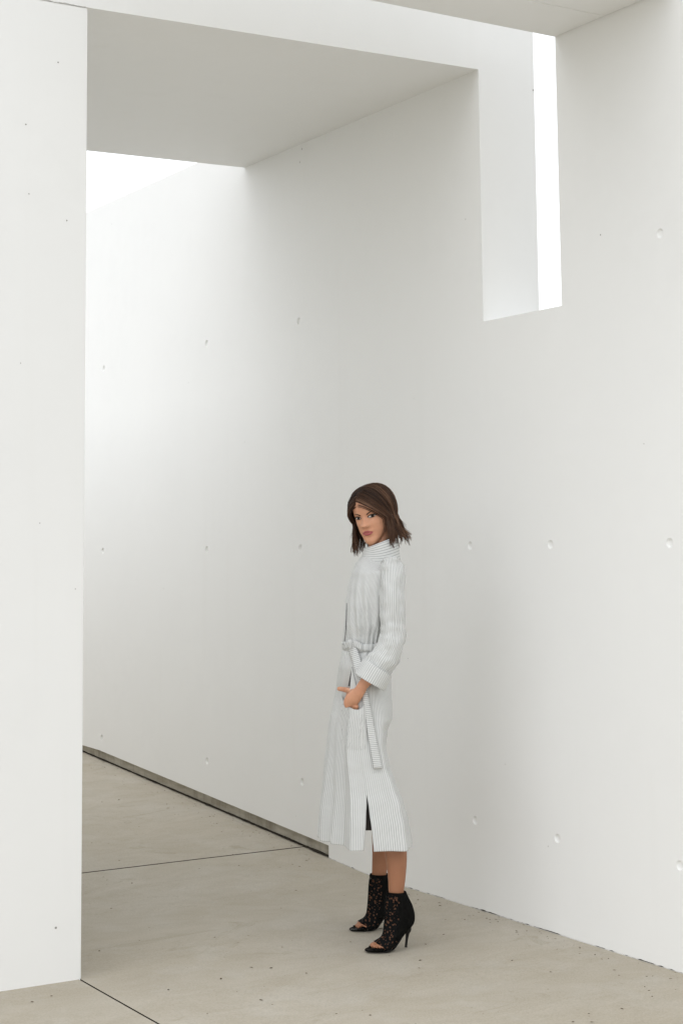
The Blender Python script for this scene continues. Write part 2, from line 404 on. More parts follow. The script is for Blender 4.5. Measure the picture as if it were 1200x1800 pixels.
# ---- materials
def skin_mat():
    k = NT('skin', 0.5, 0.35); co = k.coord(); n = k.noise(co, 30, 4)
    sp = k.n('ShaderNodeSeparateXYZ'); k.l(co, sp.inputs[0])
    leg = k.ramp(sp.outputs['Z'], [(0.45, G(1)), (0.95, G(0))])
    a = k.mix(k.ramp(n, [(0.3, G(0)), (0.7, G(1))]), (0.56, 0.275, 0.165), (0.63, 0.325, 0.20))
    c = k.mix(leg, a, (0.36, 0.165, 0.09)); k.col(c)
    k.b.inputs['Subsurface Weight'].default_value = 0.08; k.b.inputs['Subsurface Radius'].default_value = (0.8, 0.3, 0.15); k.b.inputs['Subsurface Scale'].default_value = 0.01
    return k.m
M_skin = skin_mat()
def fabric(name, axis='X', base=(0.655, 0.665, 0.65), line=(0.20, 0.20, 0.21), width=0.22):
    k = NT(name, 0.85, 0.15); c = k.n('ShaderNodeTexCoord'); sp = k.n('ShaderNodeSeparateXYZ'); k.l(c.outputs['UV'], sp.inputs[0])
    fr = k.math('FRACT', sp.outputs[axis]); d = k.math('ABSOLUTE', k.math('SUBTRACT', fr, 0.5))
    s = k.ramp(d, [(width * 0.30, G(1)), (width * 0.62, G(0))])
    n = k.noise(k.coord('Object'), 25, 3)
    s2 = k.math('MULTIPLY', s, k.ramp(n, [(0.3, G(0.6)), (0.7, G(0.85))]))
    k.col(k.mix(s2, base, line)); k.b.inputs['Sheen Weight'].default_value = 0.1
    k.bump(k.noise(k.coord('Object'), 26, 4), 0.25, 0.008); return k.m
M_coat = fabric('pinstripe_coat_cloth'); M_coatH = fabric('pinstripe_cloth_crosswise', 'Y', width=0.22)
M_lining_shade = plain('coat_lining_and_shade', (0.085, 0.08, 0.085), 0.7)  # inside of the coat; also colours the painted shade strips on its front
M_black = plain('black_knit', (0.012, 0.012, 0.013), 0.8)
M_suede = plain('black_suede', (0.006, 0.006, 0.0055), 0.9, 0.06, 0.3, 90)
M_heel = plain('black_leather', (0.007, 0.0065, 0.006), 0.4, 0.25)
def lace_mat():
    k = NT('black_lace', 0.75, 0.2); k.col((0.005, 0.005, 0.005)); k.b.inputs['Specular IOR Level'].default_value = 0.08; co = k.coord('Object')
    vo = k.n('ShaderNodeTexVoronoi', Scale=95.0); k.l(co, vo.inputs['Vector'])
    pet = k.ramp(vo.outputs['Distance'], [(0.34, G(0)), (0.42, G(1))])
    n = k.ramp(k.noise(co, 55, 3, 0.6, 1.5), [(0.40, G(1)), (0.47, G(0))])
    solid = k.math('MAXIMUM', k.math('MULTIPLY', pet, 1.0), n)
    mesh_ = k.math('MULTIPLY', solid, 1.0); al = k.math('ADD', k.math('MULTIPLY', mesh_, 0.62), 0.38)
    k.l(al, k.b.inputs['Alpha']); return k.m
M_lace = lace_mat()
def hair_mat():
    k = NT('brown_hair', 0.5, 0.22); a = k.n('ShaderNodeVertexColor', layer_name='tone')
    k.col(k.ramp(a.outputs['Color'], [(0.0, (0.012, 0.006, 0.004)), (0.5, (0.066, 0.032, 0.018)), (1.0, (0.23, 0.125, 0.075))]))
    return k.m
M_hair = hair_mat()
M_lip = plain('lipstick', (0.40, 0.10, 0.105), 0.4, 0.4); M_brow = plain('eyebrow_hair', (0.075, 0.043, 0.028), 0.8, 0.2)
M_eye = plain('eye_white', (0.62, 0.57, 0.53), 0.3); M_iris = plain('iris', (0.02, 0.013, 0.008), 0.45, 0.15); M_lash = plain('eyelash', (0.018, 0.012, 0.01), 0.7)

# ---- ring lofts
def loft(rings, cap=True, closed=True):
    v = []; f = []; n = len(rings[0])
    for r in rings: v += list(r)
    for j in range(len(rings) - 1):
        for i in range(n if closed else n - 1):
            f.append((j*n+i, j*n+(i+1) % n, (j+1)*n+(i+1) % n, (j+1)*n+i))
    if cap:
        f.append(tuple(range(n))[::-1]); f.append(tuple((len(rings)-1)*n + i for i in range(n)))
    return v, f
def tube_rings(path, side=Vector((0, 1, 0)), n=20, sub=4):
    """path: (centre, r_inplane, r_side); smooth Catmull-Rom between"""
    P = [(Vector(p[0]), p[1], p[2]) for p in path]; out = []
    def cr(a, b, c, d, t): return 0.5 * ((2*b) + (c - a)*t + (2*a - 5*b + 4*c - d)*t*t + (3*b - a - 3*c + d)*t*t*t)
    sp = []
    for i in range(len(P) - 1):
        p0, p1, p2, p3 = P[max(i-1, 0)], P[i], P[i+1], P[min(i+2, len(P)-1)]
        for k in range(sub):
            t = k / sub; sp.append(tuple(cr(p0[q], p1[q], p2[q], p3[q], t) for q in range(3)))
    sp.append(P[-1])
    for i, (c, ra, rb) in enumerate(sp):
        d = (sp[min(i+1, len(sp)-1)][0] - sp[max(i-1, 0)][0]).normalized()
        e2 = (side - d * side.dot(d)).normalized(); e1 = d.cross(e2).normalized()
        out.append([c + e1 * (ra * math.cos(2*PI*k/n)) + e2 * (rb * math.sin(2*PI*k/n)) for k in range(n)])
    return out
body_v = []; body_f = []
def add_body(v, f):
    b = len(body_v); body_v.extend([Vector(p) for p in v]); body_f.extend([tuple(b + i for i in q) for q in f])
def add_tube(path, **kw): add_body(*loft(tube_rings(path, **kw)))

# ---- head (own frame: X her left, Y forward, Z up from chin)
HD = [ # z, front, back, halfwidth
 (-0.004, .076, .046, .010), (0.000, .083, .040, .016), (0.006, .090, .030, .0225), (0.014, .0925, .018, .0295), (0.026, .0905, .002, .0380), (0.040, .0900, -.012, .0455),
 (0.055, .0915, -.030, .0535), (0.070, .0925, -.052, .0585), (0.085, .0925, -.070, .0630), (0.100, .0915, -.082, .0660), (0.115, .0910, -.090, .0680), (0.130, .0930, -.094, .0695),
 (0.150, .0950, -.096, .0700), (0.170, .0910, -.092, .0680), (0.187, .0810, -.083, .0620), (0.202, .0640, -.067, .0510), (0.214, .0420, -.046, .0350), (0.221, .0200, -.025, .018), (0.2225, .004, -.006, .004)]
def gs(x, s): return math.exp(-0.5 * (x / s) ** 2)
def face_feat(x, z):
    d = 0.0
    # nose: bridge to tip
    if z > 0.064:
        t = (z - 0.0770) / (0.124 - 0.0770)
        if t >= 0:
            t = min(t, 1.0); prot = 0.0185 * (1 - t) ** 1.15 + 0.0035 * (1-t)
            wd = 0.0052 + 0.0036 * (1 - t); d += prot * gs(x, wd) * (1 if z < 0.124 else gs(z - 0.124, .004))
        else:
            d += 0.0215 * gs(x, 0.0088) * sm(0.0690, 0.0770, z)
        d += 0.0085 * gs(abs(x) - 0.0125, 0.0048) * gs(z - 0.0800, 0.0055)
    for s in (-1, 1):
        d -= 0.0085 * gs(x - s * 0.030, 0.0125) * gs(z - 0.1115, 0.0085)      # sockets
        d += 0.0045 * gs(x - s * 0.031, 0.0100) * gs(z - 0.1110, 0.0052)      # lids over the eyeball
        d += 0.0028 * gs(x - s * 0.030, 0.016) * gs(z - 0.1255, 0.0055)      # brow bone
        d += 0.0040 * gs(x - s * 0.040, 0.014) * gs(z - 0.088, 0.012)        # cheek
    d += 0.0058 * gs(x, 0.0150) * gs(z - 0.0560, 0.0038) - 0.0016 * gs(x, .003) * gs(z - 0.061, 0.003)
    d += 0.0066 * gs(x, 0.0125) * gs(z - 0.0450, 0.0042)
    d -= 0.0045 * gs(x, 0.0170) * gs(z - 0.0508, 0.0014)
    d -= 0.0030 * gs(x, 0.014) * gs(z - 0.0335, 0.0045)
    d += 0.0022 * gs(x, 0.010) * gs(z - 0.014, 0.007)
    return d
def ring_pt(z, a, scale=1.0):
    fr, bk, hw = interp(HD, z); cy = (fr + bk) / 2 * 0.35 + 0.65 * (0.012 if z > 0.05 else (fr+bk)/2)
    if z < 0.05: cy = (fr + bk) / 2
    else: cy = (fr + bk) / 2 * (1 - sm(0.05, 0.09, z)) + 0.008 * sm(0.05, 0.09, z)
    ca, sa = math.cos(a), math.sin(a)
    rf = fr - cy if ca > 0 else cy - bk
    e = 0.86 if ca > 0 else 0.95
    return Vector((hw * (abs(sa) ** e) * (1 if sa >= 0 else -1), cy + rf * (abs(ca) ** e) * (1 if ca >= 0 else -1), z))
def head_pt(z, a):
    p = ring_pt(z, a)
    if math.cos(a) > 0.05:
        k = sm(0.05, 0.35, math.cos(a)); p.y += k * face_feat(p.x, z)
    return p
nA = 112
angs = []
for i in range(nA):
    t = 2*PI*i/nA - PI; angs.append(t - 0.32 * math.sin(t) if True else t)
zs = [-0.004 + 0.2265 * i / 96 for i in range(97)]
HYAW, HROLL, HPITCH = math.radians(-29), math.radians(9), math.radians(6)
# head matrix: forward Y -> towards the viewer (-y), turned to the left
Rb = Matrix(((-1, 0, 0), (0, -1, 0), (0, 0, 1)))         # her left -> +x?  see below
def head_matrix(anchor):
    # basis in figure frame: forward direction, left direction
    th = HYAW; fwd = Vector((math.sin(th), -math.cos(th), 0)); lef = Vector((math.cos(th), math.sin(th), 0)) ; up = Vector((0, 0, 1))
    B = Matrix((lef, fwd, up)).transposed()
    view_roll = Matrix.Rotation(-HROLL, 3, 'Y')          # tilt in the picture plane
    pit = Matrix.Rotation(HPITCH, 3, lef)
    R3 = view_roll @ pit @ B
    m = R3.to_4x4(); m.translation = anchor; return m, R3
_, R3 = head_matrix(Vector((0, 0, 0)))
eye_mid = T(638.8, 910.0, -0.075)                       # bridge of the nose
HM, _ = head_matrix(eye_mid - R3 @ Vector((0, 0.095, 0.112)))
hv, hf = loft([[HM @ head_pt(z, a) for a in angs] for z in zs])
add_body(hv, hf)

def facep(x, z, off=0.0):
    fr, bk, hw = interp(HD, z)
    # find a such that x matches
    lo, hi = 0.0, PI/2 - 0.02
    for _ in range(22):
        m_ = (lo + hi) / 2
        if ring_pt(z, m_).x < abs(x): lo = m_
        else: hi = m_
    p = head_pt(z, lo if x >= 0 else -lo); n = Vector((p.x / max(hw, .01) * 0.6, 1, 0)).normalized()
    return HM @ (Vector((x, p.y, z)) + n * off)
def face_patch(name, outline_top, outline_bot, mat, off, bulge=0.0, nx=14, nz=4, col=None):
    """patch on the face between two curves z(x); both lists of (x,z)"""
    v = []; f = []
    for i in range(nx + 1):
        t = i / nx
        xt, zt = outline_top(t); xb, zb = outline_bot(t)
        for j in range(nz + 1):
            s = j / nz; x = xb + (xt - xb) * s; z = zb + (zt - zb) * s
            b = bulge * math.sin(PI * min(max(t, 0), 1)) ** 0.5 * math.sin(PI * s) if bulge else 0
            v.append(facep(x, z, off + b))
    for i in range(nx):
        for j in range(nz): f.append((i*(nz+1)+j, i*(nz+1)+j+1, (i+1)*(nz+1)+j+1, (i+1)*(nz+1)+j))
    o = mesh_obj(name, v, f, mat, woman, True)
    md = o.modifiers.new('thick', 'SOLIDIFY'); md.thickness = 0.0009; md.offset = 0
    return o
ZE = 0.1115
for s in (-1, 1):
    cx = 0.0305 * s; hw = 0.0150
    def tl(t, s=s, cx=cx, hw=hw): q = 2*t - 1; return (cx + q * hw, ZE + 0.0056 * (1 - abs(q) ** 2.2) + 0.0012 * q * s)
    def bl(t, s=s, cx=cx, hw=hw): q = 2*t - 1; return (cx + q * hw, ZE - 0.0046 * (1 - abs(q) ** 2.0) + 0.0012 * q * s)
    face_patch('eye', tl, bl, M_eye, 0.0012, 0.0015)
    icx = cx + 0.0030                                      # eyes turned towards the viewer
    ir = 0.0064
    face_patch('iris', lambda t: (icx + (2*t-1)*ir, ZE + 0.0006 + min(math.sqrt(max(0, 1-(2*t-1)**2))*ir, 0.0048)), lambda t: (icx + (2*t-1)*ir, ZE + 0.0006 - min(math.sqrt(max(0, 1-(2*t-1)**2))*ir, 0.0042)), M_iris, 0.0030, 0.0)
    face_patch('eyelashes', lambda t: (cx + (2*t-1)*(hw+.002) + .0012*s, tl(t)[1] + 0.0026), lambda t: (cx + (2*t-1)*(hw+.001), tl(t)[1] - 0.0012), M_lash, 0.0030)
    face_patch('eyelashes', lambda t: (cx + (2*t-1)*(hw), bl(t)[1] + 0.0003), lambda t: (cx + (2*t-1)*(hw), bl(t)[1] - 0.0008), M_lash, 0.0022)
    def bt(t, s=s): q = t; return (s * (0.0135 + 0.0350 * q), 0.1225 + 0.0085 * math.sin(q * PI * 0.72) + 0.0016 * (1-q))
    def bb(t, s=s): q = t; return (s * (0.0140 + 0.0350 * q), 0.1225 + 0.0085 * math.sin(q * PI * 0.72) - 0.0038 * (1 - q) ** 0.6)
    face_patch('eyebrow', bt, bb, M_brow, 0.0010)
def lt(t): q = 2*t-1; return (q * 0.0240, 0.0505 + 0.0096 * (1 - abs(q)) ** 0.70 - 0.0018 * gs(q, 0.10) - 0.0010 * abs(q))
def lm(t): q = 2*t-1; return (q * 0.0240, 0.0505 - 0.0010 * abs(q))
def lb(t): q = 2*t-1; return (q * 0.0240, 0.0505 - 0.0118 * (1 - q * q) ** 0.9 - 0.0010 * abs(q))
face_patch('lip', lt, lm, M_lip, 0.0006, 0.0012, 18); face_patch('lip', lm, lb, M_lip, 0.0006, 0.0018, 18)
# ears
for s in (-1, 1):
    c = HM @ Vector((0.070 * s, -0.006, 0.098)); axis = HM.to_3x3() @ Vector((s * 0.5, -0.25, 0.05)).normalized()
    up = HM.to_3x3() @ Vector((0, -0.1, 1)).normalized(); fw = up.cross(axis).normalized()
    rings = []
    for t in (-0.006, -0.002, 0.004, 0.009):
        k = 1 if t < 0.005 else 0.8
        rings.append([c + axis * t + up * (0.029 * k * math.cos(q)) + fw * (0.016 * k * math.sin(q)) for q in [2*PI*i/16 for i in range(16)]])
    add_body(*loft(rings))

# ---- coat shell
CT = [ # py, left px, right px, depth centre, half depth
 (968, 646, 690, 0.00, .070), (975, 640, 697, 0, .105), (982, 631, 700, 0, .126), (992, 624, 702, 0, .140), (1010, 617, 703, 0, .150), (1035, 611, 702, 0, .156), (1063, 607, 699, 0, .158), (1097, 605, 690, 0, .152),
 (1118, 604, 684, 0, .140), (1134, 604, 681, 0, .136), (1150, 600.5, 682, 0, .144), (1175, 595, 686, 0, .160), (1207, 591, 688, 0, .178), (1245, 586.5, 689, 0, .190), (1262, 583, 688, 0, .194), (1280, 581, 681, 0, .198),
 (1310, 578, 676, 0, .204), (1340, 575, 678, 0, .212), (1372, 572, 686, 0, .222), (1408, 568.5, 698, 0.0, .232), (1440, 566, 706, 0.0, .240), (1478, 563, 712.5, 0.0, .248)]
def fold(th, v):
    """cloth relief: v 0 at collar, belt at ~0.33, hem 1"""
    b = 0.3265; up = math.exp(-((v - b) / 0.055) ** 2) * 0.0062; d = 0.0
    d += up * math.sin(23 * th + 3 * math.sin(5 * th)) * (1 if v < b else 0.7)
    dn = sm(0.40, 1.0, v)
    d += dn * (0.0115 * math.sin(6 * th + 1.0 + 0.6 * math.sin(3 * v)) + 0.0065 * math.sin(11 * th + 2.5 + math.sin(4 * v)))
    d += 0.007 * noise.noise(Vector((math.cos(th) * 2.2, math.sin(th) * 2.2, v * 7))) * (0.4 + 0.6 * sm(0.02, 0.2, v))
    # diagonal drag lines from bust to belt
    d += 0.0075 * gs(v - 0.22, 0.07) * math.sin(9 * (th + 2.2 * v) * 2.0) * gs(th - 1.9, 0.6)
    return d
SLIT = math.radians(95); EDGE = math.radians(119)
CT_N = 260
NOFOLD = [1.0]
def coat_point(th, py, shrink=0.0):
    L, R_, yc, hb_ = interp(CT, py); v = (py - 968) / 510.0
    xl = T(L, py, 0); xr = T(R_, py, 0); a = (xr.x - xl.x) / 2 - shrink; cx = (xr.x + xl.x) / 2; b = hb_ - shrink
    ct, st = math.cos(th), math.sin(th)
    e = 0.92 - 0.24 * sm(1180, 1420, py)
    x = cx + a * (abs(ct) ** e) * (1 if ct >= 0 else -1); y = yc - b * (abs(st) ** e) * (1 if st >= 0 else -1)
    d = fold(th, v) * NOFOLD[0]; x += ct * d * 0.9; y -= st * d
    # shoulders slope down sideways, level cloth further down
    z = xl.z - (abs(st) ** 2) * 0.045 * (1 - sm(975, 1010, py)) * 1.0
    # front opening below the belt: near panel overlaps, far panel falls behind it
    s = sm(1150, 1235, py)
    if s > 0 and EDGE < th < PI + 0.5:
        yt = -0.035 + 0.13 * (th - EDGE) / (PI - EDGE)
        k = s * sm(EDGE, EDGE + 0.045, th) * (1 - sm(PI, PI + 0.5, th)); y = y + (yt - y) * k * 0.62
        x += 0.010 * k * (1 - sm(EDGE + .05, EDGE + 0.5, th)) + 0.006 * k * math.sin((th - EDGE) * 14)
    x += -min(y, 0.0) * 0.24 * sm(1200, 1400, py)              # the hips are turned a little towards the viewer
    return Vector((x, y, z))
RS = 152 / (2 * PI)                                        # stripes around the coat
ths = [2*PI*i/CT_N for i in range(CT_N)]
# extra resolution around the panel edge
extra = [EDGE + 0.006 * k for k in range(-3, 12)]; ths = sorted(ths + extra)
# split at the slit so the cloth can part there
ths = [t for t in ths if abs(t - SLIT) > 0.006]
k0 = next(i for i, t in enumerate(ths) if t > SLIT)
seq = ths[k0:] + [t + 2*PI for t in ths[:k0]]; seq = [SLIT] + seq + [SLIT + 2*PI]
pys = [968 + 2.2 * i for i in range(int(510 / 2.2) + 1)]
if pys[-1] < 1478: pys.append(1478)
V = []; UVc = []; Fq = []; n = len(seq)
SL0 = 1382.0
for py in pys:
    o_ = max(0.0, (py - SL0) / (1478 - SL0))
    base_row = [coat_point(t % (2*PI), py) for t in seq]; arc = [0.0]
    for j in range(1, n): arc.append(arc[-1] + min((base_row[j] - base_row[j-1]).length, 0.02))
    for j, t in enumerate(seq):
        p = base_row[j].copy()
        # front side of the slit (j small) pulls forward/left, back side stays
        if o_ > 0:
            wgt = math.exp(-(t - SLIT) / 0.16); p.x -= wgt * 0.026 * o_; p.y += wgt * 0.012 * o_
            wb = math.exp(-(SLIT + 2*PI - t) / 0.16); p.x += wb * 0.012 * o_; p.y -= wb * 0.010 * o_
        # hem droops near the front corner and rises at the far side
        V.append(p); UVc.append((RS * 2 * PI * arc[j] / arc[-1], (py) * 0.28))
for i in range(len(pys)-1):
    for j in range(n-1): Fq.append((i*n+j, i*n+j+1, (i+1)*n+j+1, (i+1)*n+j))
# weld the seam above the slit
bmv = mesh_obj('coat', V, Fq, M_coat, woman, True, UVc)
md = bmv.modifiers.new('t', 'SOLIDIFY'); md.thickness = 0.0022; md.offset = -1; bmv.data.materials.append(M_lining_shade); md.material_offset = 1; md.material_offset_rim = 0
coat = bmv
bvh = BVHTree.FromPolygons([Vector(p) for p in V], [tuple(q) for q in Fq])
CAMl = RINV @ CAM
def on_coat(px, py, off=0.003):
    d = (T(px, py, 0) - CAMl).normalized(); h = bvh.ray_cast(CAMl, d)
    if h[0] is None: return T(px, py, -0.15)
    return h[0] - d * off
def coat_uv(px, py):
    d = (T(px, py, 0) - CAMl).normalized(); h = bvh.ray_cast(CAMl, d)
    if h[0] is None: return (px / 3.6, py * 0.28)
    f_ = COATF[h[2]]; ws = [1 / (1e-5 + (COATV[k] - h[0]).length) for k in f_]; W_ = sum(ws)
    return (sum(COATUV[k][0] * w_ for k, w_ in zip(f_, ws)) / W_, sum(COATUV[k][1] * w_ for k, w_ in zip(f_, ws)) / W_)
COATV, COATF, COATUV = V, Fq, UVc

# neck, torso, arms, legs (mostly under the coat)
nb = T(672, 990, 0.0); hb = HM @ Vector((0, -0.012, 0.05))
add_tube([(nb + Vector((0, 0, -0.05)), 0.06, 0.07), (nb, 0.052, 0.056), ((nb + hb) / 2, 0.048, 0.050), (hb, 0.047, 0.048)])
add_tube([(T(640, 1265, 0), .075, .12), (T(640, 1230, 0), .085, .135), (T(641, 1180, 0), .075, .12), (T(644, 1130, 0), .065, .105), (T(652, 1070, 0), .078, .12), (T(660, 1030, 0), .072, .12), (T(666, 1003, 0), .05, .09), (T(670, 985, 0), .045, .06)], n=28)
# arms: near (her left) with the hand in the pocket; far one hangs
WR = on_coat(638, 1204, 0.026)
AY = WR.y
add_tube([(T(682, 1003, -.115), .030, .034), (T(687, 1040, AY+.055), .036, .036), (T(690, 1100, AY+.03), .034, .034), (T(690, 1134, AY+.012), .031, .031), (T(673, 1160, AY+.004), .032, .030), (T(653, 1186, AY), .0255, .0235), (WR, .0205, .0185), (on_coat(634, 1211, .024), .0205, .018)])
add_tube([(T(668, 1002, .12), .03, .03), (T(668, 1080, .15), .033, .033), (T(662, 1140, .16), .03, .03), (T(645, 1190, .15), .026, .026), (T(642, 1215, .15), .02, .02), (T(640, 1245, .14), .022, .014)])
# hand: palm slanting down into the pocket, thumb outside pointing forward
pal = [(on_coat(636, 1208, .024), .0205, .0175), (on_coat(630, 1217, .022), .0225, .0165), (on_coat(622, 1226, .020), .0275, .0160), (on_coat(616, 1235, .016), .0275, .0145), (on_coat(617, 1241, .010), .0230, .0110)]
add_tube(pal, n=24)
for i, (dx, dz, L) in enumerate([(5.0, 2, .5), (8, 4, .55), (11, 5.5, .5), (14, 6.5, .45)]):
    fp = [(612 + dx * 1.1, 1234 + dz, .012), (611.5 + dx * 1.05, 1234 + dz + 11 * L, .006), (613 + dx, 1234 + dz + 20 * L, -.002), (616 + dx, 1234 + dz + 28 * L, -.008)]
    add_tube([(on_coat(a_, b_, c_), r_, r_) for (a_, b_, c_), r_ in zip(fp, (.0080, .0076, .0066, .005))], n=12)
tz = on_coat(612, 1214, .024).y
add_tube([(T(628, 1217, AY), .0135, .0120), (T(618, 1215.5, (tz + AY) / 2), .0120, .0110), (T(609, 1213, tz - .002), .0108, .0095), (T(602, 1211.5, tz - .004), .0094, .0086), (T(596, 1210.8, tz - .004), .0086, .0072), (T(592.3, 1210.5, tz - .003), .0056, .0046)], n=14)

# ---- legs and boot frames
FY = math.radians(14)                                     # feet point left, a little towards the viewer
B_near = RINV @ on_floor(645, 1671)                       # toe tips on the floor
B_far = RINV @ on_floor(617.5, 1634.5)
ffwd = Vector((-math.cos(FY), -math.sin(FY), 0)); flat = Vector((math.sin(FY), -math.cos(FY), 0))   # forward, her left
# boot side profile: (forward from toe tip [<=0], height) pairs, front line and back line
SC = 1 / 470.0 / math.cos(FY)
def BP(px, py):                                           # photo pixel of the near boot -> (forward, z)
    return (-(px - 645) * SC, (1671.5 - (px - 645) * 0.085 - py) / 463.0)
prof = [((681.5,1570),(715.5,1568),.036),((679.5,1580),(720,1578),.035),((678,1592),(727,1592),.034),((677,1606),(731,1608),.033),((676,1620),(729,1623),.032),
        ((674.5,1633),(719,1634),.0335),((673,1642),(710,1644),.036),((669,1648.5),(701,1656),.039),((662,1653),(693,1666),.0425),((654,1657),(684,1671),.0435),((648,1661),(672,1672),.040),((643.5,1664.5),(658,1672),.033),((641.0,1667.5),(648,1672),.022),((640.5,1669.5),(642.5,1671.5),.008)]
def boot_ring(F, B, w, toe_, inset=0.0, n=28):
    f0 = BP(*F); b0 = BP(*B); a = Vector(f0); b = Vector(b0); c = (a + b) / 2; h = (a - b) / 2; L = h.length
    k = max(0.0015, L - inset) / L; h = h * k; w = max(0.001, w - inset)
    out = []
    for i in range(n):
        t = 2*PI*i/n; ct, st = math.cos(t), math.sin(t)
        # t=0 front/top, t=pi back/sole
        q = c + h * ct; out.append(toe_ + ffwd * (q.x) + Vector((0, 0, q.y)) + flat * (w * st * (1 - 0.12 * max(0, ct))))
    return out
legs = {}
for nm, toe_, hemx, hemw in (('near', B_near, None, None), ('far', B_far, None, None)):
    inset = 0.0035
    rings = [boot_ring(F, B, w_, toe_, inset) for F, B, w_ in prof[1:10]]
    top = sum((Vector(p) for p in boot_ring(*prof[0], toe_)), Vector()) / 28
    add_body(*loft(rings))
    hip = T(642, 1245, -0.075 if nm == 'near' else 0.075)
    if nm == 'near': path = [(top + Vector((0.002, 0, -0.05)), .028, .026), (top + Vector((0, 0, 0.00)), .0295, .028), (T(697, 1540, top.y), .0345, .033), (T(695.5, 1500, top.y + .006), .0425, .041), (T(688, 1455, top.y + .02), .045, .043), (T(674, 1405, top.y + .045), .042, .041), (T(660, 1365, top.y+.065), .044, .046), (T(644, 1290, -.085), .056, .056), (hip, .070, .07)]
    else: path = [(top + Vector((0.002, 0, -0.05)), .028, .026), (top, .0295, .028), (T(669.5, 1500, top.y - .004), .036, .034), (T(671.5, 1465, top.y - .01), .0425, .041), (T(671, 1425, top.y - .02), .048, .046), (T(664, 1375, top.y - .04), .044, .043), (T(656, 1340, top.y-.07), .048, .048), (T(648, 1290, .09), .062, .06), (hip, .070, .07)]
    add_tube(path, n=22)
    # toes showing through the open tip
    for i, (lx, r, ad) in enumerate([(-.0165, .0085, -.012), (-.0015, .0072, -.010), (.0100, .0066, -.016), (.0200, .0060, -.024), (.0290, .0056, -.034)]):
        base = toe_ + flat * (lx if nm == 'near' else -lx)
        q = [(-0.050 + ad * .3, .020), (-0.030 + ad * .6, .0200), (-0.016 + ad * .8, .0165), (-0.006 + ad, .0125)]
        add_tube([(base + ffwd * a_ + Vector((0, 0, z_)), r * (1.0 if j < 3 else .8), r * (1.0 if j < 3 else .8)) for j, (a_, z_) in enumerate(q)], n=12, side=flat)
me = bpy.data.meshes.new('raw'); me.from_pydata(body_v, [], body_f); ro = bpy.data.objects.new('raw', me); C.objects.link(ro)
bm = bmesh.new(); bm.from_mesh(me); bmesh.ops.recalc_face_normals(bm, faces=bm.faces); bm.to_mesh(me); bm.free()
md = ro.modifiers.new('r', 'REMESH'); md.mode = 'VOXEL'; md.voxel_size = 0.0024; md.use_smooth_shade = True
m2 = ro.modifiers.new('s', 'SMOOTH'); m2.factor = 0.5; m2.iterations = 2
dg = bpy.context.evaluated_depsgraph_get(); bme = bpy.data.meshes.new_from_object(ro.evaluated_get(dg)); bme.name = 'body'
bpy.data.objects.remove(ro)
bme.materials.clear(); bme.materials.append(M_skin)
for p in bme.polygons: p.use_smooth = True
body = bpy.data.objects.new('body', bme); C.objects.link(body); body.parent = woman

# ---- boots
for toe_, nm in ((B_near, 'near'), (B_far, 'far')):
    boot = bpy.data.objects.new('ankle_boot', None); C.objects.link(boot); boot.parent = woman
    # dense rings by interpolation
    tab = [(i, F[0], F[1], B[0], B[1], w_) for i, (F, B, w_) in enumerate(prof)]
    def ringat(t, ins=0.0, n=40):
        q = []
        i = min(int(t), len(prof)-2); u = t - i
        a, b = prof[i], prof[i+1]; p0, p3 = prof[max(i-1, 0)], prof[min(i+2, len(prof)-1)]
        def c1(s): 
            A, B_, C_, D_ = s(p0), s(a), s(b), s(p3); return 0.5*((2*B_)+(C_-A)*u+(2*A-5*B_+4*C_-D_)*u*u+(3*B_-A-3*C_+D_)*u*u*u)
        F = (c1(lambda r: r[0][0]), c1(lambda r: r[0][1])); B = (c1(lambda r: r[1][0]), c1(lambda r: r[1][1])); return boot_ring(F, B, c1(lambda r: r[2]), toe_, ins, n)
    ts = [i * 0.2 for i in range(int((len(prof)-1)/0.2)+1)]; n = 40
    R = [ringat(t) for t in ts]
    lv, lf = [], []; sv_, sf = [], []
    allv = [p for r in R for p in r]
    F_l, F_s, F_sole = [], [], []
    for j in range(len(R)-1):
        t = ts[j] + 0.1
        for i in range(n):
            a = 2*PI*(i+0.5)/n; ca = math.cos(a)
            q = (j*n+i, j*n+(i+1) % n, (j+1)*n+(i+1) % n, (j+1)*n+i)
            c = sum((allv[k] for k in q), Vector()) / 4
            if 8.5 < t < 10.9 and ca > 0.15: continue
            if t >= 10.9 and ca > -0.1: continue        # open toe
            if t > 8.2 and ca < -0.62: F_sole.append(q)
            elif (t < 6.4 and ca < 0.05 + 0.10 * (t/6)) or t < 0.35 : F_s.append(q)
            elif t >= 9.0 and (9.75 < t): F_s.append(q)
            elif t >= 6.4 and ca < -0.80: F_sole.append(q)
            else: F_l.append(q)
    def sub(faces, name, mat, th):
        used = sorted({k for q in faces for k in q}); mp = {k: i for i, k in enumerate(used)}
        o = mesh_obj(name, [allv[k] for k in used], [tuple(mp[k] for k in q) for q in faces], mat, boot, True)
        if th: md = o.modifiers.new('t', 'SOLIDIFY'); md.thickness = th; md.offset = 0
        return o
    sub(F_l, 'lace_upper', M_lace, 0); sub(F_s, 'suede_counter', M_suede, 0.002); sub(F_sole, 'sole', M_heel, 0.004)
    # stiletto heel
    hx = [(719, 1622, .0135), (719.5, 1634, .0115), (718.2, 1640, .0075), (716.5, 1650, .0052), (715.2, 1660, .0048), (714.8, 1664.5, .0055)]
    path = []
    for px, py, r in hx:
        a_, z_ = BP(px, py); path.append((toe_ + ffwd * a_ + Vector((0, 0, max(z_, 0.0006))), r, r))
    v, f = loft(tube_rings(path, n=14)); mesh_obj('stiletto_heel', v, f, M_heel, boot, True)

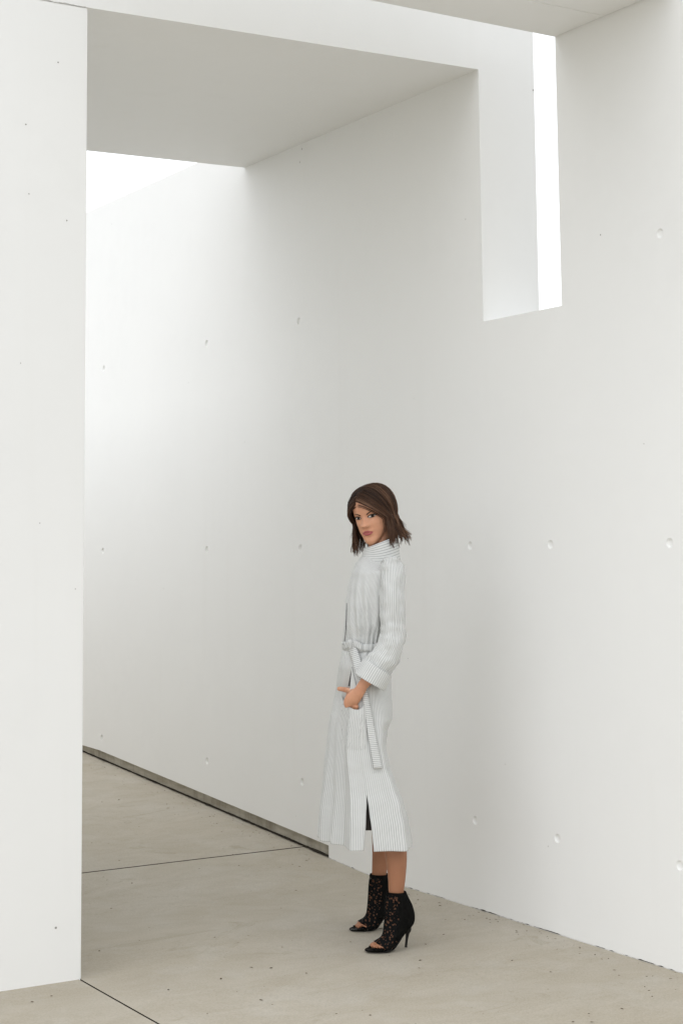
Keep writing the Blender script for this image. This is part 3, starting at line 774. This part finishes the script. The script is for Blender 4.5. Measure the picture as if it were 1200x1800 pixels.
# ---- sleeve, cuff
def sleeve(path, name, mat, nst, parent, sub=6, n=64, th=0.002, folds=0.0):
    R = tube_rings(path, n=n, sub=sub); v = []; uv = []; f = []
    for j, r in enumerate(R):
        c = sum(r, Vector()) / n
        for i in range(n + 1):
            p = r[i % n]; a = 2*PI*i/n
            d = folds * (noise.noise(Vector((math.cos(a) * 1.5, math.sin(a) * 1.5, j * 0.22))) + 0.6 * noise.noise(Vector((math.cos(a) * 4, math.sin(a) * 4, j * 0.5))))
            v.append(p + (p - c).normalized() * d); uv.append((nst * i / n, j * 0.4))
    W = n + 1
    for j in range(len(R)-1):
        for i in range(n): f.append((j*W+i, j*W+i+1, (j+1)*W+i+1, (j+1)*W+i))
    o = mesh_obj(name, v, f, mat, parent, True, uv)
    md = o.modifiers.new('t', 'SOLIDIFY'); md.thickness = th; md.offset = -1
    return o
q = 1 / 470.0
sp = [(T(686.5, 982, -.118), 5*q, .014), (T(686.8, 984.5, -.120), 12*q, .032), (T(687.2, 989, -.124), 17*q, .043), (T(688, 999, -.132), 20.5*q, .051), (T(689.5, 1030, -.150), 22*q, .055), (T(689.5, 1065, -.165), 22.5*q, .055), (T(689.5, 1100, AY+.030), 22*q, .053),
      (T(688.5, 1122, AY+.018), 21.5*q, .052), (T(683, 1142, AY+.010), 23.5*q, .053), (T(671, 1162, AY+.005), 25.5*q, .054), (T(660, 1180, AY+.002), 26.5*q, .055)]
sleeve(sp, 'sleeve', M_coat, 44, coat, folds=0.009)
cp = [(T(664, 1174, AY+.002), 28.0*q, .060), (T(660, 1180.5, AY+.001), 28.8*q, .062), (T(655, 1189, AY), 29*q, .062), (T(649.5, 1198.5, AY), 29.0*q, .062)]
cf = sleeve(cp, 'cuff', M_coat, 46, coat, sub=4, th=0.0045, folds=0.001)
# far sleeve (hidden side)
sleeve([(T(664, 984, .10), .03, .04), (T(668, 1010, .14), .044, .046), (T(670, 1080, .17), .046, .048), (T(667, 1140, .185), .046, .05), (T(645, 1185, .17), .05, .05)], 'sleeve', M_coat, 44, coat, folds=0.003)

# ---- standing collar
def collar(name, L0, R0, y0, L1, R1, y1, b0, b1, mat, parent, front_drop, gap=0.05, uvs=9, th=0.003, ex=0.0):
    v = []; uv = []; f = []; n = 72; m = 8
    for j in range(m + 1):
        s = j / m; L = L0 + (L1 - L0) * s; R_ = R0 + (R1 - R0) * s; py = y0 + (y1 - y0) * s; b = b0 + (b1 - b0) * s
        for i in range(n + 1):
            a = PI + gap + (2*PI - 2*gap) * i / n      # opening at the front (angle pi)
            ct, st = math.cos(a), math.sin(a); xl = T(L, py, 0); xr = T(R_, py, 0)
            p = Vector(((xl.x + xr.x)/2 + (xr.x - xl.x)/2 * ct, -b * st, xl.z))
            p.z -= front_drop * s * (0.5 - 0.5 * ct) ; p.z += -0.018 * (1 - s) * abs(st) ** 2
            v.append(p); uv.append((i * 0.5, s * uvs))
    W = n + 1
    for j in range(m):
        for i in range(n): f.append((j*W+i, j*W+i+1, (j+1)*W+i+1, (j+1)*W+i))
    o = mesh_obj(name, v, f, mat, parent, True, uv); md = o.modifiers.new('t', 'SOLIDIFY'); md.thickness = th; md.offset = 0; return o
collar('collar', 634.5, 703, 985, 639.0, 698, 942, .076, .066, M_coatH, coat, 0.052, 0.06)
collar('neck_band', 642, 692, 985, 642.5, 690, 943, .062, .056, M_black, woman, 0.052, 0.0)

# ---- belt, knot, hanging ends
v = []; uv = []; f = []; n = 200
for j, py in enumerate([1127.5, 1131, 1136, 1141]):
    for i in range(n + 1):
        t = 2*PI*i/n; NOFOLD[0] = 0.25; p = coat_point(t % (2*PI), 1134); NOFOLD[0] = 1.0; c = Vector((T(643, 1134).x, 0, p.z)); dr = (p - c); dr.z = 0; dr.normalize()
        q_ = p + dr * (0.0055 + 0.002 * (1 if j in (1, 2) else 0)); q_.z = T(640, py + 1.5 * math.sin(t), 0).z; v.append(q_); uv.append((t * 18, j * 1.3))
for j in range(3):
    for i in range(n): f.append((j*(n+1)+i, j*(n+1)+i+1, (j+1)*(n+1)+i+1, (j+1)*(n+1)+i))
belt = mesh_obj('belt', v, f, M_coat, coat, True, uv); md = belt.modifiers.new('t', 'SOLIDIFY'); md.thickness = 0.003
def ribbon(name, pts, mat, parent, uvk=3.3, th=0.0025, coat_off=None):
    """pts: (px, py, half width px, dx,dy unit across, y or None -> rests on the coat)"""
    v = []; uv = []; f = []; L = 0; prev = None; nw = 6; dense = []
    for a, b in zip(pts, pts[1:]):
        for k in range(8):
            t = k / 8; dense.append([a[i] + (b[i] - a[i]) * t if a[i] is not None and b[i] is not None else None for i in range(len(a))])
    dense.append(list(pts[-1]))
    for (px, py, hw, ax, ay, yy) in dense:
        if prev: L += math.hypot(px - prev[0], py - prev[1])
        prev = (px, py)
        for k in range(nw + 1):
            s = 2 * k / nw - 1; qx, qy = px + ax * hw * s, py + ay * hw * s
            p = on_coat(qx, qy, (coat_off or 0.008) + 0.0025 * (1 - s * s)) if yy is None else T(qx, qy, yy - 0.004 * (1 - s * s))
            v.append(p); uv.append((s * 2, L / uvk))
    W = nw + 1
    for j in range(len(dense)-1):
        for k in range(nw): f.append((j*W+k, j*W+k+1, (j+1)*W+k+1, (j+1)*W+k))
    # keep the ribbon from following every little fold: smooth along its length
    for _ in range(3):
        for j in range(1, len(dense)-1):
            for k in range(W): v[j*W+k] = (v[(j-1)*W+k] + v[j*W+k] * 2 + v[(j+1)*W+k]) / 4
    o = mesh_obj(name, v, f, mat, parent, True, uv); md = o.modifiers.new('t', 'SOLIDIFY'); md.thickness = th; md.offset = 1
    return o
M_tie = fabric('pinstripe_tie_cloth', 'Y', width=0.26)
ribbon('belt_end', [(615, 1129, 5.5, .93, -.25, None), (621, 1145, 8, .95, -.30, None), (627, 1165, 8.2, .94, -.30, None), (633, 1183, 8, .94, -.28, None), (638, 1200, 7.5, .95, -.25, None)], M_tie, belt, coat_off=0.014)
ribbon('belt_end', [(638, 1200, 5, .98, -.1, None), (642, 1225, 5.5, .99, -.10, None), (647.5, 1255, 6.2, .99, -.12, None), (653, 1290, 6.8, .99, -.10, None), (658.5, 1320, 7.2, .99, -.06, None), (664, 1351, 7.6, .995, -.06, None)], M_tie, belt, coat_off=0.010)
# bow loops and knot
ribbon('belt_loop', [(614, 1133, 4.5, .35, .93, None), (608, 1134.5, 6.5, .35, .93, None), (603.5, 1136, 4.5, .45, .9, None)], M_tie, belt, coat_off=0.016)
ribbon('belt_loop', [(621, 1131, 4.5, -.1, 1, None), (629, 1134, 6, -.1, 1, None), (636, 1138, 5, -.1, 1, None)], M_tie, belt, coat_off=0.014)
kc = on_coat(616, 1132, 0.018)
v, f = loft(tube_rings([(kc + Vector((-.003, 0, .017)), .006, .005), (kc + Vector((-.001, -.002, .009)), .0105, .009), (kc, .0115, .010), (kc + Vector((.001, 0, -.009)), .0105, .009), (kc + Vector((.003, 0, -.018)), .006, .005)], n=16)); mesh_obj('knot', v, f, M_tie, belt, True, [(0, i * .25) for i in range(len(v))])

# ---- pocket: a pouched flap of cloth over the fingers
top_c = [(599.0, 1221), (602.5, 1231), (608, 1238), (614, 1243), (622, 1247), (630, 1247.5), (637, 1243.5), (641.5, 1236)]
v = []; uv = []; f = []; W = len(top_c) * 3 - 2; rows = 14
tc = []
for a, b in zip(top_c, top_c[1:]):
    for k in range(3): t = k / 3; tc.append((a[0] + (b[0]-a[0]) * t, a[1] + (b[1]-a[1]) * t))
tc.append(top_c[-1]); W = len(tc)
for j in range(rows + 1):
    s = j / rows
    for i, (px, py) in enumerate(tc):
        e = i / (W - 1); qx = px + (2 + 4 * (e-0.3)) * s; qy = py + (1328 - py) * s
        bul = 0.026 * (1 - sm(0.0, 1.0, s)) * math.sin(PI * min(1, e * 0.96 + 0.02)) ** 0.33 + 0.0012 * (1 - s) - 0.003 * sm(0.8, 1, s)
        p = on_coat(qx, qy, bul); v.append(p); uv.append(coat_uv(qx, qy))
for j in range(rows):
    for i in range(W - 1): f.append((j*W+i, j*W+i+1, (j+1)*W+i+1, (j+1)*W+i))
pk = mesh_obj('pocket', v, f, M_coat, coat, True, uv); 
# shade painted as dark strips: lapel shadow line and panel gap over the pocket
def dark_strip(name, pts, mat, off=0.004):
    v = []; f = []
    for i, (a, b, c, d) in enumerate(pts):
        v += [on_coat(a, b, off), on_coat(c, d, off)]
        if i: n_ = len(v); f.append((n_-4, n_-3, n_-1, n_-2))
    return mesh_obj(name, v, f, mat, coat)
dark_strip('panel_gap_shade', [(618.5, 1172, 619, 1172), (616, 1183, 621, 1184), (613.5, 1195, 625, 1199), (611.5, 1206, 627, 1208)], M_lining_shade, 0.003)  # dark patch standing for the shade between near and far panel
dark_strip('lapel_shadow', [(608.6, 1060, 609.6, 1060), (608.0, 1080, 609.3, 1080), (607.2, 1100, 608.6, 1100), (605.6, 1118, 607.2, 1118), (604.6, 1127, 606, 1127)], M_lining_shade, 0.002)  # dark line standing for the shadow of the other lapel

# ---- hair
rh = random.Random(11)
HCn = Vector((0, -0.004, 0.122))
def shell(az, el, k=1.0):
    """az from forward towards her left; el elevation"""
    ce, se = math.cos(el), math.sin(el)
    rx, rf, rb, rz = 0.0800, 0.0980, 0.1050, 0.1090
    fy = rf if math.cos(az) > 0 else rb
    return HCn + Vector((math.sin(az) * ce * rx * k, math.cos(az) * ce * fy * k, se * rz * (k if se > 0 else 1)))
OPL, OPR = math.radians(62), math.radians(-62)
def slerp(a, b, t):
    om = math.acos(max(-1, min(1, a.dot(b))))
    if om < 1e-4: return a.copy()
    return (a * math.sin((1-t) * om) + b * math.sin(t * om)) / math.sin(om)
def strand_path(az, k, zend, ph, amp, n=15, lift=0.0, rootv=None):
    """az in [OPL .. 2pi+OPR]"""
    c = math.cos(az)
    aw0 = az if az < PI else az - 2*PI; ry = 0.050 * c - 0.012 + (0.074 if aw0 > 0 else 0.080) * (1 - sm(1.0, 2.0, abs(aw0)))
    root = HCn + Vector((-0.022, ry, 0)); q = (ry / 0.105); root.z = HCn.z + 0.108 * math.sqrt(max(0.12, 1 - q * q - 0.08)) 
    d0 = Vector(((root.x) / 0.080, (root.y - HCn.y) / 0.100, (root.z - HCn.z) / 0.109)).normalized()
    e1 = -0.30
    d1 = Vector((math.sin(az) * math.cos(e1), math.cos(az) * math.cos(e1), math.sin(e1))).normalized()
    pts = []; aw = az if az < PI else az - 2*PI; fr = sm(1.9, 1.1, abs(aw)) if False else 1 - sm(1.1, 2.0, abs(aw))
    am = aw * (1 - (0.50 if aw > 0 else 0.25) * fr); em = 0.70 * (1 - fr) + (0.17 if aw > 0 else 0.24) * fr
    dm = Vector((math.sin(am) * math.cos(em), math.cos(am) * math.cos(em), math.sin(em)))
    na = int(n * 0.62)
    for i in range(na + 1):
        s = i / na; d = slerp(slerp(d0, dm, s), slerp(dm, d1, s), s)
        fy = 0.1015 if d.y > 0 else 0.110
        rr = k * (1 + 0.06 * math.sin(PI * s))
        pts.append(HCn + Vector((d.x * (0.0830 if d.x > 0 else 0.0910) * rr, d.y * fy * rr, d.z * (0.1055 * rr if d.z > 0 else 0.109))))
    last = pts[-1]; out = Vector((math.sin(az), math.cos(az), 0)); m = n - na
    side = Vector((math.cos(az), -math.sin(az), 0))
    for i in range(1, m + 1):
        s = i / m; z = last.z + (zend - last.z) * s
        fl = 0.005 * s + 0.014 * s * s * sm(-0.2, 0.9, abs(math.sin(az)) + 0.5 * max(0, -math.cos(az)))
        p = Vector((last.x, last.y, z)) + out * fl * (k ** 6)
        if math.cos(az) > 0.1: p += Vector((0, 0.016 * s, 0)) * sm(0.1, 0.45, math.cos(az)) - out * 0.010 * s * s
        w_ = amp * math.sin(ph + s * 5.5) * s; p += side * w_ + out * (amp * 0.7 * math.sin(ph * 1.7 + s * 6.5) * s)
        pts.append(p)
    return pts
hvv = []; hff = []; hcc = []
def add_lock(pts, r, tone, flat_=0.45, ns=5):
    b = len(hvv); n = len(pts)
    for i, p in enumerate(pts):
        d = (pts[min(i+1, n-1)] - pts[max(i-1, 0)]).normalized(); o = (p - HCn - Vector((0, 0, 0.0))); o = (o - d * o.dot(d)).normalized(); s_ = d.cross(o)
        t = i / (n-1); rr = r * (0.55 + 0.45 * sm(0, 0.2, t)) * (1 - 0.85 * sm(0.70, 1.0, t))
        for k in range(ns):
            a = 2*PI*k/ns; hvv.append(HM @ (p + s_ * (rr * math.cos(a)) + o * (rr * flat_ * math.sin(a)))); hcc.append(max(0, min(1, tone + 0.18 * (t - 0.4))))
    for i in range(n-1):
        for k in range(ns): hff.append((b+i*ns+k, b+i*ns+(k+1) % ns, b+(i+1)*ns+(k+1) % ns, b+(i+1)*ns+k))
AZ0, AZ1 = OPL, 2*PI + OPR
# under-layer surface
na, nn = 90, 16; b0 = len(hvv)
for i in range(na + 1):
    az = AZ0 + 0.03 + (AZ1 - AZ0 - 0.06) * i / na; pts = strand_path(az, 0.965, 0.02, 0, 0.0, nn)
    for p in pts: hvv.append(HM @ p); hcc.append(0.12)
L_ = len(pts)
for i in range(na):
    for j in range(L_ - 1): hff.append((b0+i*L_+j, b0+(i+1)*L_+j, b0+(i+1)*L_+j+1, b0+i*L_+j+1))
# locks, gathered in clumps that taper together
clumps = []
for i in range(86):
    az = AZ0 + (AZ1 - AZ0) * (i + rh.random()) / 86
    clumps.append((az, rh.uniform(0.965, 1.055), rh.gauss(-0.018, 0.011), rh.uniform(0, 6.28), rh.uniform(0.006, 0.017), rh.gauss(0.42, 0.19)))
for q_ in range(12):
    clumps.append((AZ0 + abs(rh.gauss(0, 0.10)), rh.uniform(0.99, 1.05), rh.gauss(-0.010, 0.012), rh.uniform(0, 6.28), rh.uniform(0.003, 0.009), rh.gauss(0.40, 0.15)))
    clumps.append((AZ1 - abs(rh.gauss(0, 0.10)), rh.uniform(0.99, 1.07), rh.gauss(-0.022, 0.010), rh.uniform(0, 6.28), rh.uniform(0.004, 0.012), rh.gauss(0.40, 0.15)))
for (azc, kc_, zc, phc, ampc, tc_) in clumps:
    cpth = strand_path(azc, kc_, zc, phc, ampc, 20); pull = rh.uniform(0.45, 0.85)
    for q_ in range(27):
        az = min(AZ1, max(AZ0, azc + rh.gauss(0, 0.055))); kk = kc_ + rh.gauss(0, 0.016)
        spth = strand_path(az, kk, zc + rh.gauss(0, 0.009), phc + rh.gauss(0, 0.35), ampc, 20)
        pts = []
        for i_, (a_, b_) in enumerate(zip(spth, cpth)):
            s_ = i_ / (len(cpth) - 1); p_ = a_.lerp(b_, pull * sm(0.3, 1.0, s_))
            w_ = noise.noise(Vector((azc * 5.5, s_ * 3.2, 7))) * 0.009 + noise.noise(Vector((az * 16, s_ * 5, 2))) * 0.004
            pts.append(p_ + (p_ - HCn).normalized() * w_ * sm(0.05, 0.3, s_))
        add_lock(pts, rh.uniform(0.0005, 0.0015), tc_ + rh.gauss(0, 0.13) + 0.10)
# wisps across the forehead and cheek
for i in range(26):
    az = rh.choice([AZ0 - rh.uniform(0.0, 0.22), AZ1 + rh.uniform(0, 0.16)]); pts = strand_path(az, rh.uniform(1.0, 1.06), rh.uniform(0.0, 0.06), rh.uniform(0, 6.28), rh.uniform(0.004, 0.010), 18)
    add_lock(pts, rh.uniform(0.0004, 0.0008), 0.35, 0.8, 3)
# flyaways
for i in range(260):
    az = rh.uniform(AZ0, AZ1); pts = strand_path(az, rh.uniform(1.0, 1.05), rh.uniform(0.0, 0.04), rh.uniform(0, 6.28), rh.uniform(0.006, 0.016), 18)
    add_lock(pts, 0.0006, 0.5, 0.8, 3)
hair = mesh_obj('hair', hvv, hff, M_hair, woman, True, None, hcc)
